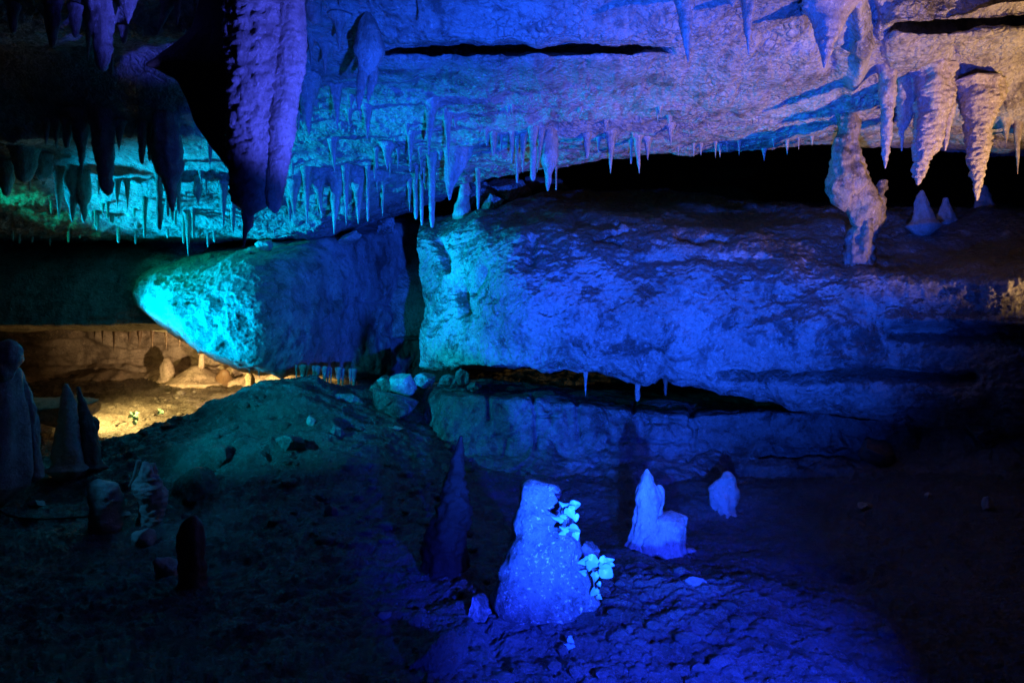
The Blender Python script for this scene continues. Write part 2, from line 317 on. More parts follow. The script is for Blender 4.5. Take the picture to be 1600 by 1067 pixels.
# ------------------------------------------------------------------ ground
def gcol(px, *k): return (px, list(k))
back = [(11.2, .06), (13, .30), (16.6, .72)]
ground_cols = [
    gcol(-700, (.9, .1), (2.5, .05), (3.6, .0), (4.6, .02), (5.8, .05), (7.0, .05), (7.9, .1), (8.4, .1), (9.2, 0), *back),
    gcol(0, (.9, .1), (2.5, .05), (3.6, .0), (4.6, .02), (5.8, .05), (7.0, .08), (7.9, .14), (8.4, .12), (9.2, -.02), *back),
    gcol(110, (.9, .1), (2.5, .05), (3.6, .0), (4.6, .02), (5.8, .06), (7.0, .12), (7.8, .2), (8.2, .22), (9.2, 0), *back),
    gcol(150, (.9, .1), (2.5, .05), (3.6, .0), (4.6, .02), (5.8, .06), (7.0, .16), (7.8, .27), (8.2, .32), (9.2, .05), *back),
    gcol(210, (.9, .1), (2.5, .05), (3.6, .0), (4.6, .02), (5.8, .08), (7.0, .24), (7.8, .38), (8.3, .44), (9.3, .08), *back),
    gcol(300, (.9, .1), (2.5, .03), (3.6, .0), (4.6, .02), (5.9, .12), (7.1, .36), (7.9, .57), (8.5, .67), (9.4, .15), *back),
    gcol(400, (.9, .1), (2.5, .03), (3.6, .0), (4.6, .03), (5.9, .22), (7.2, .55), (8.1, .84), (8.8, 1.03), (9.8, .4), *back),
    gcol(470, (.9, .1), (2.5, .03), (3.6, .0), (4.6, .04), (5.9, .24), (7.2, .57), (8.1, .86), (9.0, 1.10), (10, .75), (11.5, .3), (13, .30), (16.6, .72)),
    gcol(560, (.9, .1), (2.5, .0), (3.6, .0), (4.6, .04), (5.9, .22), (7.1, .48), (8.0, .70), (9.0, .86), (10, .92), (12, .9), (13, .8), (16.6, .72)),
    gcol(650, (.9, .1), (2.5, .0), (3.6, .0), (4.6, .03), (5.8, .12), (6.9, .27), (7.8, .45), (8.6, .58), (9.5, .62), (12, .7), (13, .7), (16.6, .72)),
    gcol(740, (.9, .08), (2.5, .0), (3.6, .0), (4.5, .02), (5.6, .02), (6.7, .08), (7.6, .15), (8.4, .15), (9.5, .15), (12, .3), (13, .4), (16.6, .72)),
    gcol(850, (.9, .08), (2.5, .0), (3.6, .0), (4.4, .02), (5.2, -.05), (6.4, -.14), (7.4, .02), (8.2, .05), (9.5, .05), (12, .3), (13, .4), (16.6, .72)),
    gcol(1000, (.9, .08), (2.5, .0), (3.6, .02), (4.5, .05), (5.2, -.05), (6.4, -.18), (7.3, .0), (8.2, .05), (9.5, .05), (12, .3), (13, .4), (16.6, .72)),
    gcol(1150, (.9, .08), (2.5, .0), (3.6, .03), (4.3, .05), (5.1, -.10), (6.3, -.16), (7.1, .02), (8.0, .08), (9.5, .05), (12, .3), (13, .4), (16.6, .72)),
    gcol(1300, (.9, .08), (2.5, .0), (3.4, .02), (4.1, -.04), (5.0, -.14), (6.0, -.08), (6.9, .1), (7.8, .12), (9.5, .05), (12, .3), (13, .4), (16.6, .72)),
    gcol(1600, (.9, .08), (2.5, .0), (3.4, -.05), (4.2, -.1), (5.0, -.06), (5.8, .12), (6.5, .3), (7.5, .3), (9.5, .05), (12, .3), (13, .4), (16.6, .72)),
    gcol(2200, (.9, .08), (2.5, .0), (3.4, -.05), (4.2, -.1), (5.0, -.0), (5.8, .22), (6.5, .4), (7.5, .3), (9.5, .05), (12, .3), (13, .4), (16.6, .72)),
]
def d_ground(V):
    n = V
    return (0.05 * fbm(n * 1.3, 3) + 0.055 * ridged(n * 3.0, 3) + 0.034 * ridged(n * 9, 3) + 0.020 * ridged(n * 24, 2) + np.clip((-V[..., 0] - .6) / 1.2, 0, 1) * np.clip((V[..., 1] - 5.6) / 1.2, 0, 1) * np.clip((10 - V[..., 1]), 0, 1) * (0.13 * ridged(n * np.array([.9, 1.8, 1.5]) + 4.4, 4) + .05 * np.abs(perlin(n * 2.3 + 8)) - .055)
            + np.clip((V[..., 1] - 10) / 2, 0, 1) * 0.12 * ridged(n * np.array([1.2, 2.6, 2.2]), 3))
ground = loft("ground", ground_cols, 760, [6, 36, 84, 64, 58, 50, 38, 30, 12, 20, 26, 26], M['mud'], d_ground,
              [([(740, 960), (775, 1010), (800, 1067)], 10, -.05), ([(330, 650), (420, 610)], 12, .04), ([(290, 720), (330, 700), (380, 690)], 18, .08), ([(270, 770), (330, 745), (420, 715)], 10, -.08), ([(380, 720), (440, 690), (520, 670)], 14, .06)], world=True)
tag(ground, kind='structure')

# ------------------------------------------------------------------ boulders and ledge
def d_boulder(V):
    st = V @ np.array([[.8, 0, -.3], [0, 1, 0], [.3, 0, .8]])
    return 0.10 * fbm(V * 0.8, 3) + 0.035 * fbm(V * 3.2, 3) + 0.026 * ridged(st * np.array([5, 5, 10]), 3) + 0.016 * ridged(V * 15, 2)
bc = [
    (660, [(575, 11.2), (568, 11.0), (540, 11), (480, 11), (420, 11), (388, 11), (368, 11), (356, 11.1), (350, 12)]),
    (643, [(578, 10.9), (570, 10.1), (540, 9.95), (480, 9.95), (420, 10.0), (385, 10.2), (366, 10.4), (354, 10.7), (350, 11.8)]),
    (655, [(580, 10.6), (570, 9.75), (542, 9.6), (482, 9.6), (420, 9.65), (384, 9.85), (364, 10.1), (352, 10.5), (346, 11.8)]),
    (700, [(575, 10.5), (570, 9.15), (545, 9.0), (485, 9.0), (420, 9.1), (380, 9.3), (360, 9.7), (346, 10.2), (340, 11.6)]),
    (760, [(560, 11), (573, 8.5), (548, 8.35), (485, 8.25), (415, 8.4), (372, 8.7), (350, 9.1), (331, 9.7), (328, 11.5)]),
    (830, [(548, 11.6), (578, 8.3), (550, 8.05), (485, 7.95), (410, 8.1), (360, 8.45), (338, 9.2), (312, 10.6), (313, 12.3)]),
    (920, [(548, 11.8), (584, 8.3), (555, 8.0), (488, 7.85), (408, 8.0), (355, 8.4), (333, 9.3), (302, 11.0), (304, 12.5)]),
    (1000, [(548, 11.8), (594, 8.3), (560, 7.95), (490, 7.8), (405, 7.95), (354, 8.4), (332, 9.3), (300, 11.0), (302, 12.5)]),
    (1080, [(550, 11.8), (601, 8.2), (570, 7.85), (495, 7.7), (412, 7.85), (362, 8.3), (336, 9.2), (304, 10.9), (306, 12.5)]),
    (1160, [(560, 11.6), (618, 8.1), (582, 7.7), (500, 7.55), (424, 7.7), (376, 8.15), (350, 9.0), (322, 10.4), (316, 12.3)]),
    (1300, [(600, 11), (640, 7.7), (600, 7.35), (510, 7.2), (435, 7.4), (392, 7.9), (352, 8.5), (327, 9.2), (320, 11.5)]),
    (1450, [(690, 8.3), (668, 7.3), (620, 7.0), (505, 6.9), (446, 6.95), (408, 7.6), (357, 8.3), (330, 9.0), (324, 11.5)]),
    (1600, [(720, 7.9), (695, 6.9), (640, 6.55), (515, 6.45), (446, 6.35), (408, 7.1), (357, 7.9), (327, 8.7), (322, 11.5)]),
    (2100, [(800, 7), (770, 6), (680, 5.7), (520, 5.6), (440, 5.5), (395, 6.4), (350, 7.4), (325, 8.3), (318, 11.5)])]
bm_ = [([(1130, 592), (1220, 590), (1330, 586), (1420, 590), (1520, 592)], 7, -.28), ([(1000, 405), (1090, 400), (1190, 412)], 9, -.07), ([(1060, 370), (1130, 378)], 7, -.10), ([(900, 345), (965, 352)], 6, -.08),
       ([(1140, 510), (1300, 520)], 40, .05), ([(1400, 500), (1650, 500)], 9, .07), ([(1400, 520), (1650, 525)], 12, -.15), ([(714, 450), (720, 485)], 6, -.3), ([(690, 380), (700, 420)], 5, -.12), ([(735, 455), (760, 420)], 5, -.1), ([(980, 360), (930, 372), (965, 378)], 4, -.08),
       ([(1025, 560), (1040, 590)], 16, -.12), ([(1170, 330), (1250, 332)], 8, .06), ([(830, 380), (830, 410)], 7, -.06)]
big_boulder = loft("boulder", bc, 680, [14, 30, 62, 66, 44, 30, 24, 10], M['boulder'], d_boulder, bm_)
tag(big_boulder, "huge rounded blue-lit boulder lying across the middle above the narrow ledge", "boulder")
lc = [
    (190, [(470, 12.2), (472, 11.5), (466, 11.2), (455, 11.2), (440, 11.3), (425, 11.6), (408, 12.3), (398, 13.4)]),
    (260, [(502, 11), (498, 10.3), (490, 10.0), (475, 9.95), (456, 10.1), (436, 10.5), (405, 11.8), (394, 13.4)]),
    (310, [(548, 10.6), (543, 9.8), (525, 9.45), (495, 9.4), (460, 9.6), (430, 10.1), (398, 11.6), (387, 13.4)]),
    (360, [(573, 10.6), (568, 9.6), (540, 9.25), (500, 9.15), (452, 9.35), (418, 9.9), (391, 11.4), (381, 13.4)]),
    (405, [(584, 10.6), (580, 9.55), (550, 9.2), (500, 9.1), (440, 9.3), (406, 9.8), (383, 11.2), (374, 13.4)]),
    (460, [(588, 11), (585, 10.1), (550, 9.75), (500, 9.65), (425, 9.9), (394, 10.3), (374, 11.5), (364, 13.4)]),
    (520, [(592, 11.4), (589, 10.9), (550, 10.6), (500, 10.5), (412, 10.7), (378, 10.9), (361, 11.8), (352, 13.4)]),
    (580, [(602, 12.2), (597, 11.8), (550, 11.6), (490, 11.6), (402, 11.7), (366, 11.8), (351, 12.4), (345, 13.4)]),
    (640, [(605, 13), (602, 12.9), (550, 12.8), (480, 12.8), (400, 12.8), (356, 12.9), (345, 13.1), (340, 13.6)]),
    (720, [(605, 14.2), (602, 14.1), (550, 14), (480, 14), (400, 14), (356, 14.1), (345, 14.2), (340, 14.5)])]
left_boulder = loft("boulder", lc, 420, [10, 30, 50, 54, 36, 26, 12], M['left'], lambda V: 0.08 * fbm(V * 0.8, 3) + 0.03 * fbm(V * 3.2, 3) + np.clip((-2.6 - V[..., 0]) / 1.2, .12, 1) * (0.034 * ridged(V * np.array([4, 4, 6]), 3) + 0.016 * ridged(V * 13, 2)),
                    soft=26, marks=[([(270, 480), (330, 540), (440, 580)], 8, .06), ([(350, 540), (330, 500), (345, 470)], 8, -.06), ([(315, 545), (300, 510)], 5, .05), ([(560, 470), (640, 480)], 3, -.03)])
BVH['boulder_left'] = BVH['boulder']
tag(left_boulder, "bulging smooth boulder with bright cyan left end beside the dark cleft", "boulder")
BVH['boulder_big'] = BVHTree.FromObject(big_boulder, bpy.context.evaluated_depsgraph_get())
def lcol(px, f, Y0=8.3, dy=0):
    return (px, [(770 + dy, Y0 - .75), (738 + dy, Y0 - .45), (700 + dy * .8, Y0 - .12), (650 + dy * .4, Y0 - .03), (f + 12, Y0), (f + 8, Y0 + .10), (f - 4, Y0 + 1.2), (f - 13, Y0 + 2.6)])
led = [(655, [(760, 8.0), (735, 8.4), (705, 8.8), (680, 9.1), (660, 9.3), (652, 9.5), (640, 10), (630, 11)]), (672, [(765, 7.8), (738, 8.1), (700, 8.5), (655, 8.7), (625, 8.8), (618, 9.0), (604, 9.7), (598, 11)]),
       lcol(695, 606, 8.35), lcol(760, 611, 8.35), lcol(880, 621), lcol(1000, 631, 8.25), lcol(1150, 641, 8.1), lcol(1300, 651, 7.75, 8), lcol(1390, 657, 7.45, 12), lcol(1500, 663, 7.1, 18), lcol(1650, 672, 6.7, 28), lcol(2100, 690, 6, 40)]
ledge = loft("rock_ledge", led, 420, [8, 22, 26, 20, 8, 14, 10], M['ledge'],
             lambda V: 0.10 * fbm(V * 1.0, 3) + 0.045 * ridged(V * 4, 3) * np.clip((0.75 - V[..., 2]) / .4, .25, 1) + 0.012 * fbm(V * 9, 3),
             [([(763, 618), (765, 655)], 2.5, -.07), ([(832, 622), (838, 700)], 3, -.07), ([(835, 650), (870, 652)], 2, -.05), ([(900, 628), (905, 690)], 3, -.05), ([(992, 632), (1000, 690)], 3, -.06), ([(1080, 640), (1085, 700)], 4, -.08),
              ([(1190, 705), (1290, 708), (1340, 712)], 7, -.16), ([(950, 690), (1080, 690)], 3, -.06), ([(1010, 655), (1090, 665)], 4, -.05), ([(1140, 735), (1300, 750)], 6, -.08)])
tag(ledge, "long low rock ledge with a flat cracked front face under the huge boulder", "rock ledge")

CEIL = ["cave_ceiling", "cave_wall"]
# ------------------------------------------------------------------ dripstone bodies
def body_mesh(rows, Y, t=0.85, nseg=28, nrow=None, lump=0.16, flute=0.10, ring=0.0, ringf=26, seed=0, power=1.0, lean=0.0):
    rows = sorted(rows, key=lambda r: r[0])
    py = np.array([r[0] for r in rows], float); xl = np.array([r[1] for r in rows], float); xr = np.array([r[2] for r in rows], float)
    if nrow is None: nrow = int(max(10, min(90, (py[-1] - py[0]) / 2.2)))
    ys = np.linspace(py[0], py[-1], nrow)
    L_ = pchip(py, xl, ys); R_ = pchip(py, xr, ys)
    cx = ((L_ + R_) / 2 - 800) / F * Y; hw = np.maximum((R_ - L_) / 2, 0.15) / F * Y; z = EYE + (533.5 - ys) / F * Y
    th = np.linspace(0, 2 * math.pi, nseg, endpoint=False)
    c, s = np.cos(th), np.sin(th)
    if power != 1.0: c = np.sign(c) * np.abs(c) ** power; s = np.sign(s) * np.abs(s) ** power
    X = cx[:, None] + hw[:, None] * c; YY = Y + lean * (ys - ys[0])[:, None] / F * Y + hw[:, None] * t * s; Z = np.broadcast_to(z[:, None], X.shape).copy()
    V = np.stack([X, YY, Z], -1)
    h = hw[:, None]
    sc_ = 1.1 / np.maximum(h.max(), .02)
    q = V + seed * 3.71
    d = lump * h * fbm(q * sc_ * np.array([1, 1, .7]), 3) + flute * h * fbm(q * sc_ * np.array([2.6, 2.6, .22]), 2)
    if ring: 
        k_ = ringf / 34.0
        d = d + ring * h.max() * (.22 * (np.abs(np.sin(Z * ringf * .8 + 5 * perlin(q * np.array([4, 4, 3.0]) * k_) + 3 * perlin(q * 11 * k_))) - .5)
                                  + 1.1 * ridged(q * np.array([11, 11, 14]) * k_, 2) + .9 * perlin(q * np.array([26, 26, 32]) * k_))
    d = d * np.minimum(1, h / (h.max() * .25 + 1e-6))
    V[..., 0] += d * c; V[..., 1] += d * s * t
    fa = []
    n = nseg; idx = np.arange(nrow * n).reshape(nrow, n)
    for i in range(nrow - 1):
        a = idx[i]; b = idx[i + 1]
        for j in range(n): fa.append((a[j], a[(j + 1) % n], b[(j + 1) % n], b[j]))
    V = V.reshape(-1, 3)
    top = V[:n].mean(0); bot = V[-n:].mean(0); bot[2] -= hw[-1] * .8; top[2] += hw[0] * .4
    V = np.vstack([V, top, bot]); it = nrow * n; ib = it + 1
    for j in range(n):
        fa.append((it, idx[0][(j + 1) % n], idx[0][j])); fa.append((ib, idx[-1][j], idx[-1][(j + 1) % n]))
    # outward normals
    return V, [f[::-1] for f in fa]
def body(name, rows, Y, m, label=None, cat=None, group=None, hang=True, parent=None, **kw):
    V, fa = body_mesh(rows, Y, **kw)
    rows = sorted(rows, key=lambda r: r[0]); r = rows[0] if hang else rows[-1]
    loc = P((r[1] + r[2]) / 2, r[0], Y)
    o = link_mesh(name, V, fa, m, parent=parent, loc=loc)
    return tag(o, label, cat, group)
STAL_N = [0]
def stal(px, py0, py1, wd, label, kind='cone', tx=None, Y=None, m='drip', group=None, t=0.85, ring=0.05, names=CEIL, dY=0.0, emb=None):
    """a stalactite rooted on the roof at (px, py0), its tip at py1"""
    STAL_N[0] += 1
    if Y is None:
        h = hit(px, max(py0, 2), names); Y = h.y if h is not None else 8.0
        Y += dY
    tx = px if tx is None else tx
    L_ = py1 - py0; e = emb if emb is not None else max(8, .22 * L_); a = wd / 2
    if kind == 'cone': pr = [(-e, 1.9), (0, 1.1), (.3, .72), (.6, .44), (.85, .2), (1, .06)]
    elif kind == 'tube': pr = [(-e, 1.5), (0, 1.1), (.15, .85), (.5, .66), (.9, .55), (1, .3)]
    elif kind == 'blunt': pr = [(-e, 1.2), (0, 1.0), (.4, .82), (.8, .55), (.96, .4), (1, .28)]
    elif kind == 'bulb': pr = [(-e, .8), (0, .75), (.25, 1.0), (.5, .8), (.72, .35), (.9, .2), (1, .08)]
    elif kind == 'tail': pr = [(-e, .9), (0, .9), (.3, 1.0), (.55, .75), (.68, .42), (.85, .3), (1, .1)]
    rows = []
    for u, f in pr:
        f0 = u / 1 if u < 0 else None
        y = py0 + (u if u < 0 else u * L_); uu = max(u, 0)
        x = px + (tx - px) * uu
        rows.append((y, x - a * f, x + a * f))
    return body("stalactite", rows, Y, M[m], label, "stalactite", group, nseg=int(min(30, max(9, wd * .8))), t=t, ring=ring if wd > 9 else 0, ringf=30 + 60 / max(wd, 8), seed=STAL_N[0], lump=.22, flute=.16)

# --- the great stalactite in front, and its brown drapery
YB = 4.7
g0 = empty("stalactite", P(412, -240, YB), "massive ribbed violet-blue stalactite hanging in front, blunt broken tip", "stalactite")
body("shaft", [(-250, 335, 500), (-120, 345, 482), (0, 356, 468), (90, 359, 462), (180, 360, 452), (260, 363, 432), (308, 365, 421), (316, 366, 420), (320, 370, 416)], YB, M['drip'], parent=g0, nseg=64, nrow=150, lump=.10, flute=.10, ring=.085, ringf=34, t=.8, seed=3)
body("lobe", [(-40, 425, 474), (60, 428, 478), (160, 420, 466), (250, 417, 452), (300, 417, 443), (325, 421, 437), (333, 427, 431)], YB - .05, M['drip'], parent=g0, nseg=36, nrow=120, lump=.10, flute=.10, ring=.10, ringf=36, t=.9, seed=5)
body("spike", [(305, 374, 402), (330, 377, 398), (350, 380, 395), (368, 379, 386), (386, 379, 382)], YB + .08, M['drip'], parent=g0, nseg=20, lump=.15, flute=.25, t=.8, seed=9)
body("drapery", [(-260, 330, 460), (-60, 318, 420), (0, 312, 410), (40, 300, 404), (72, 268, 402), (92, 236, 400), (102, 226, 400), (112, 248, 400), (128, 276, 400), (160, 294, 400), (200, 310, 400), (230, 331, 398), (255, 350, 396), (275, 366, 394)], YB + .42, M['brown'],
     "dark brown leaf-shaped drapery hanging behind the massive ribbed stalactite", "drapery", nseg=48, nrow=120, t=.16, lump=.10, flute=.10, ring=0, seed=11)

# --- twin-legged stalactite near the top
h = hit(575, 40, CEIL)
g1 = empty("stalactite", h, "grey two-legged stalactite hanging alone just right of the massive one", "stalactite")
body("crown", [(18, 572, 578), (34, 562, 588), (55, 556, 596), (80, 554, 600), (98, 557, 594), (112, 562, 586)], h.y - .12, M['drip'], parent=g1, nseg=28, t=.9, lump=.12, flute=.2, seed=2)
body("leg", [(80, 556, 582), (100, 560, 578), (130, 558, 572), (155, 557, 567), (171, 559, 562)], h.y - .13, M['drip'], parent=g1, nseg=18, lump=.15, ring=.05, seed=4)
body("leg", [(80, 574, 598), (100, 577, 592), (130, 575, 588), (150, 573, 580), (161, 574, 576)], h.y - .10, M['drip'], parent=g1, nseg=18, lump=.15, ring=.05, seed=6)

dk = "brown-black"
for a in [
    # dark corner, top left
    (82, 8, 73, 26, "dark stubby stalactite high in the left corner, under the top edge", 'blunt'), (118, 18, 58, 20, "black knobbly stalactite between two longer ones in the dark left corner", 'blunt'),
    (138, 35, 94, 12, "narrow dark stalactite touching the left flank of the stout blunt one", 'cone'), (160, 24, 109, 38, "stout blunt purple-brown stalactite in the dark top left corner", 'blunt'),
    (175, 62, 116, 5, "thin straw hanging on the right flank of the stout blunt stalactite", 'tube'), (200, -8, 38, 32, "very dark broad stalactite cut by the top edge, left of the drapery", 'cone'),
    (193, 50, 68, 14, "tiny knob of dripstone right of the stout blunt stalactite", 'blunt'), (262, 10, 56, 16, "slanting dark stalactite above the point of the brown drapery", 'cone', 245),
    (277, -6, 42, 15, "slim dark stalactite above the brown drapery, cut by the top edge", 'cone'), (20, 14, 52, 18, "faint dark stalactite nearest the left edge near the top", 'blunt'), (306, -5, 30, 10, "short dark spike beside the top of the brown drapery", 'cone'),
    # beside the great stalactite
    (491, -12, 36, 30, "reddish brown stalactite stub cut by the top edge beside the massive one", 'blunt'), (530, 34, 78, 20, "short orange-brown stalactite just left of the two-legged one", 'cone'),
    (508, 78, 117, 13, "small dark stalactite hanging left of the two legs", 'cone'), (486, 66, 108, 9, "narrow dark spike close to the right flank of the massive stalactite", 'cone'), (531, -8, 16, 8, "brown nub at the top edge above the orange-brown stalactite", 'cone'),
    (655, -6, 48, 9, "dark needle hanging alone at the top right of the two-legged stalactite", 'cone', 657), (478, 135, 208, 34, "pale lilac pointed stalactite right behind the massive shaft", 'cone', 482), (466, 150, 206, 12, "pale spike between the massive shaft and the lilac stalactite", 'cone'),
    (525, 140, 203, 18, "rough lilac stalactite below and left of the two legs", 'cone', 527), (546, 178, 200, 9, "small knob beside the rough lilac stalactite", 'cone'), (574, 172, 218, 15, "short stalactite under the two long legs", 'cone'),
    # second row, left
    (72, 194, 229, 12, "short dark stalactite, leftmost of the second row", 'cone'), (88, 197, 233, 11, "short spike next to the leftmost one of the second row", 'cone'), (104, 193, 231, 16, "dark green-edged stalactite left of the slim pointed one", 'blunt'),
    (126, 193, 273, 26, "slim dark pointed stalactite left of the long blunt one over the cyan roof", 'cone', 128), (160, 192, 303, 36, "long black blunt stalactite silhouetted against the bright cyan roof", 'blunt', 168), (186, 197, 236, 14, "short stalactite directly right of the long black blunt one", 'cone'),
    (222, 200, 256, 15, "dark finger, left one of a pair before the broad tailed stalactite", 'blunt'), (234, 200, 252, 10, "dark finger squeezed between its twin and the broad tailed stalactite", 'blunt'), (259, 196, 330, 46, "broad purple stalactite narrowing to a thin tail, mid left", 'tail', 270), (328, 222, 261, 11, "small dark spike at the left edge of the brown drapery's tip", 'cone'),
    # third row, left
    (38, 236, 284, 42, "ragged dark clump of dripstone at the left side above the green roof", 'blunt'), (46, 262, 302, 8, "thin straw below the ragged dark clump", 'cone'), (66, 250, 281, 32, "lumpy dark stalactite right of the ragged clump", 'blunt'), (10, 262, 305, 26, "dim green stalactite at the very left edge", 'blunt'),
    (92, 274, 342, 15, "left leg of dark dripstone standing off the three-legged clump", 'cone'), (113, 272, 346, 24, "dark middle stalactite of the three-legged clump on the cyan roof", 'tail'), (129, 272, 347, 26, "dark right-hand stalactite of the three-legged clump, the thickest", 'tail', 131),
    (154, 282, 306, 9, "tiny spike right of the three-legged clump", 'cone'), (183, 281, 319, 14, "small dark stalactite right of the tip of the long black blunt one", 'cone'), (199, 281, 330, 10, "slender dark stalactite between small spikes on the cyan roof", 'cone'), (309, 284, 321, 14, "small dark bulb-shaped stalactite on the cyan roof", 'bulb'),
    (249, 262, 359, 15, "ragged cyan-edged stalactite below the broad tailed one", 'tube'), (226, 312, 371, 9, "cyan-edged straw left of the ragged one", 'tube'), (279, 284, 331, 8, "narrow dark straw right of the thin purple tail", 'tube'), (262, 278, 338, 10, "short dark straw behind the thin purple tail", 'tube'),
    (294, 335, 400, 12, "long low stalactite reaching down over the green slab", 'cone'), (287, 338, 380, 7, "straw on the left of the long low stalactite", 'tube'), (302, 330, 372, 7, "straw on the right of the long low stalactite", 'tube'), (349, 288, 358, 14, "long dark stalactite left of the spike under the massive one", 'cone'),
    (364, 326, 362, 9, "stubby dark stalactite near the spike under the massive one", 'blunt'),
    # right of the great stalactite, over the cyan roof
    (459, 292, 336, 18, "stubby dark stalactite right of the massive one's lobe", 'cone'), (479, 266, 352, 14, "long lilac stalactite, second right of the massive one over the cyan roof", 'cone', 480), (498, 292, 341, 14, "leaning dark stalactite between two longer ones on the cyan roof", 'cone', 503),
    (526, 288, 366, 21, "large tapering dark stalactite with a pale tip over the cleft's left rim", 'cone', 522), (541, 266, 352, 13, "long ragged stalactite right of the large pale-tipped one", 'cone'), (560, 292, 350, 16, "forked dark stalactite above the fallen stones on the left boulder", 'cone'), (575, 264, 346, 8, "thin lilac straw with a white drip end", 'tube'),
    (520, 222, 268, 14, "purple pointed stalactite high over the cyan roof right of the massive one", 'cone', 523), (605, 232, 266, 16, "purple triangular stalactite left of the big lilac curtain", 'cone'), (642, 212, 256, 14, "faint lilac stalactite up and left of the big curtain", 'cone', 641), (598, 300, 338, 8, "straw above the top of the dark cleft", 'cone'),
    (650, 280, 342, 12, "pale green dripping stalactite above the top of the cleft", 'tube'), (659, 272, 352, 9, "pale long straw right above the cleft's corner", 'tube'), (640, 285, 330, 8, "pale short straw over the dark cleft", 'cone'), (675, 245, 355, 15, "long deep blue stalactite touching the boulder's upper corner", 'tube'),
    (674, 172, 242, 18, "lilac pointed stalactite above the big lilac curtain", 'cone', 669), (700, 186, 256, 13, "narrow lilac stalactite just above the big curtain", 'cone'), (747, 264, 327, 9, "dark slim stalactite right of the pale stalagmite", 'blunt'),
    # centre fringe
    (771, 212, 243, 11, "dark stub hanging apart left of the violet centre cluster", 'blunt'), (783, 216, 240, 6, "little straw right of the dark stub in the centre", 'cone'), (800, 212, 258, 11, "left end stalactite of the violet centre cluster", 'cone'), (808, 218, 286, 7, "long straw in the violet centre cluster", 'tube'), (817, 214, 270, 11, "violet spike right of the long straw", 'cone'),
    (833, 204, 282, 15, "thick violet column of drips at the middle of the centre cluster", 'tube'), (846, 206, 270, 11, "slanting violet stalactite leaning towards the thick column", 'cone', 839), (859, 212, 298, 27, "winged violet stalactite with a long wet tip, right of the centre cluster", 'tail', 856), (869, 262, 297, 4, "hair-thin straw with a drop beside the winged stalactite", 'tube'),
    (917, 216, 247, 13, "brownish short stalactite alone right of the centre cluster", 'blunt'), (935, 220, 240, 6, "tiny spike right of the brownish short stalactite", 'cone'), (954, 212, 271, 14, "lilac spear with a bright wet tip over the black void", 'cone'), (986, 222, 256, 6, "short straw left of the glistening straw over the void", 'tube'),
    (996, 218, 271, 13, "glistening pinkish straw with a broad root over the black void", 'cone', 999), (1012, 222, 250, 11, "small forked spike at the lip right of the glistening straw", 'cone'), (1048, 200, 228, 11, "tan nub on the lip of the roof over the void", 'cone'),
    # top centre and right
    (1068, -18, 96, 38, "tan stalactite with a blue shaded left side, at the top centre right", 'cone', 1075), (1168, -14, 86, 26, "slender tan stalactite casting a blue shadow, top right", 'cone', 1170), (1296, 22, 106, 54, "heavy tapering tan stalactite merging into rough roof, upper right", 'cone', 1288), (1145, -10, 12, 30, "dark lump cut by the top edge left of the slender tan stalactite", 'cone'),
]:
    px, p0, p1, wd, lab, kd = a[:6]
    stal(px, p0, p1, wd, lab, kd, tx=a[6] if len(a) > 6 else None, dY=-.03 - wd * .002)

# big violet curtain
h = hit(705, 235, CEIL)
body("stalactite", [(205, 690, 745), (222, 694, 742), (245, 694, 738), (262, 694, 728), (280, 695, 716), (296, 697, 709), (312, 701, 704)], h.y - .1, M['drip'], "big triangular lilac curtain stalactite left of centre", "stalactite", t=.35, nseg=30, flute=.2, seed=31)
# the four tan stalactites at the right
h = hit(1385, 118, CEIL); YR = h.y - .12
body("stalactite", [(95, 1368, 1402), (112, 1373, 1400), (150, 1375, 1398), (190, 1377, 1395), (225, 1378, 1391), (250, 1380, 1387), (263, 1382, 1384)], YR, M['drip'], "narrow warty tan stalactite, leftmost of the warm-lit right-hand group", "stalactite", nseg=30, nrow=90, ring=.09, ringf=45, lump=.3, seed=41)
body("stalactite", [(105, 1392, 1440), (125, 1400, 1436), (160, 1402, 1430), (190, 1402, 1422), (205, 1404, 1414), (220, 1407, 1412), (236, 1408, 1410)], YR + .1, M['drip'], "small tan curtain with a needle tip, second from the left of the right-hand group", "stalactite", nseg=26, ring=.08, ringf=45, lump=.2, t=.5, seed=42)
g2 = empty("stalactite", P(1460, 110, YR), "largest warty tan stalactite at the right, pointing at a small stalagmite", "stalactite")
body("shaft", [(105, 1420, 1492), (130, 1430, 1490), (165, 1434, 1484), (200, 1432, 1474), (235, 1428, 1462), (260, 1427, 1448), (278, 1429, 1442), (288, 1432, 1437)], YR, M['drip'], parent=g2, nseg=44, nrow=110, ring=.09, ringf=42, lump=.3, seed=43)
body("side_tip", [(120, 1466, 1494), (150, 1470, 1493), (180, 1472, 1490), (205, 1474, 1484), (225, 1475, 1481), (236, 1476, 1478)], YR + .03, M['drip'], parent=g2, nseg=22, ring=.08, ringf=42, lump=.2, seed=44)
h = hit(1525, 150, CEIL)
body("stalactite", [(128, 1492, 1566), (150, 1500, 1562), (180, 1504, 1556), (215, 1510, 1546), (250, 1515, 1541), (280, 1519, 1536), (300, 1522, 1531), (313, 1525, 1528)], h.y - .2, M['drip'], "tan fanged stalactite nearest the right edge with a hollow flank", "stalactite", nseg=44, nrow=110, ring=.09, ringf=42, lump=.32, seed=45)
stal(1590, 195, 272, 12, "thin purple stalactite in shadow close to the right edge", 'cone'); stal(1572, 190, 225, 14, "short dim stalactite behind the fanged one near the right edge", 'cone')
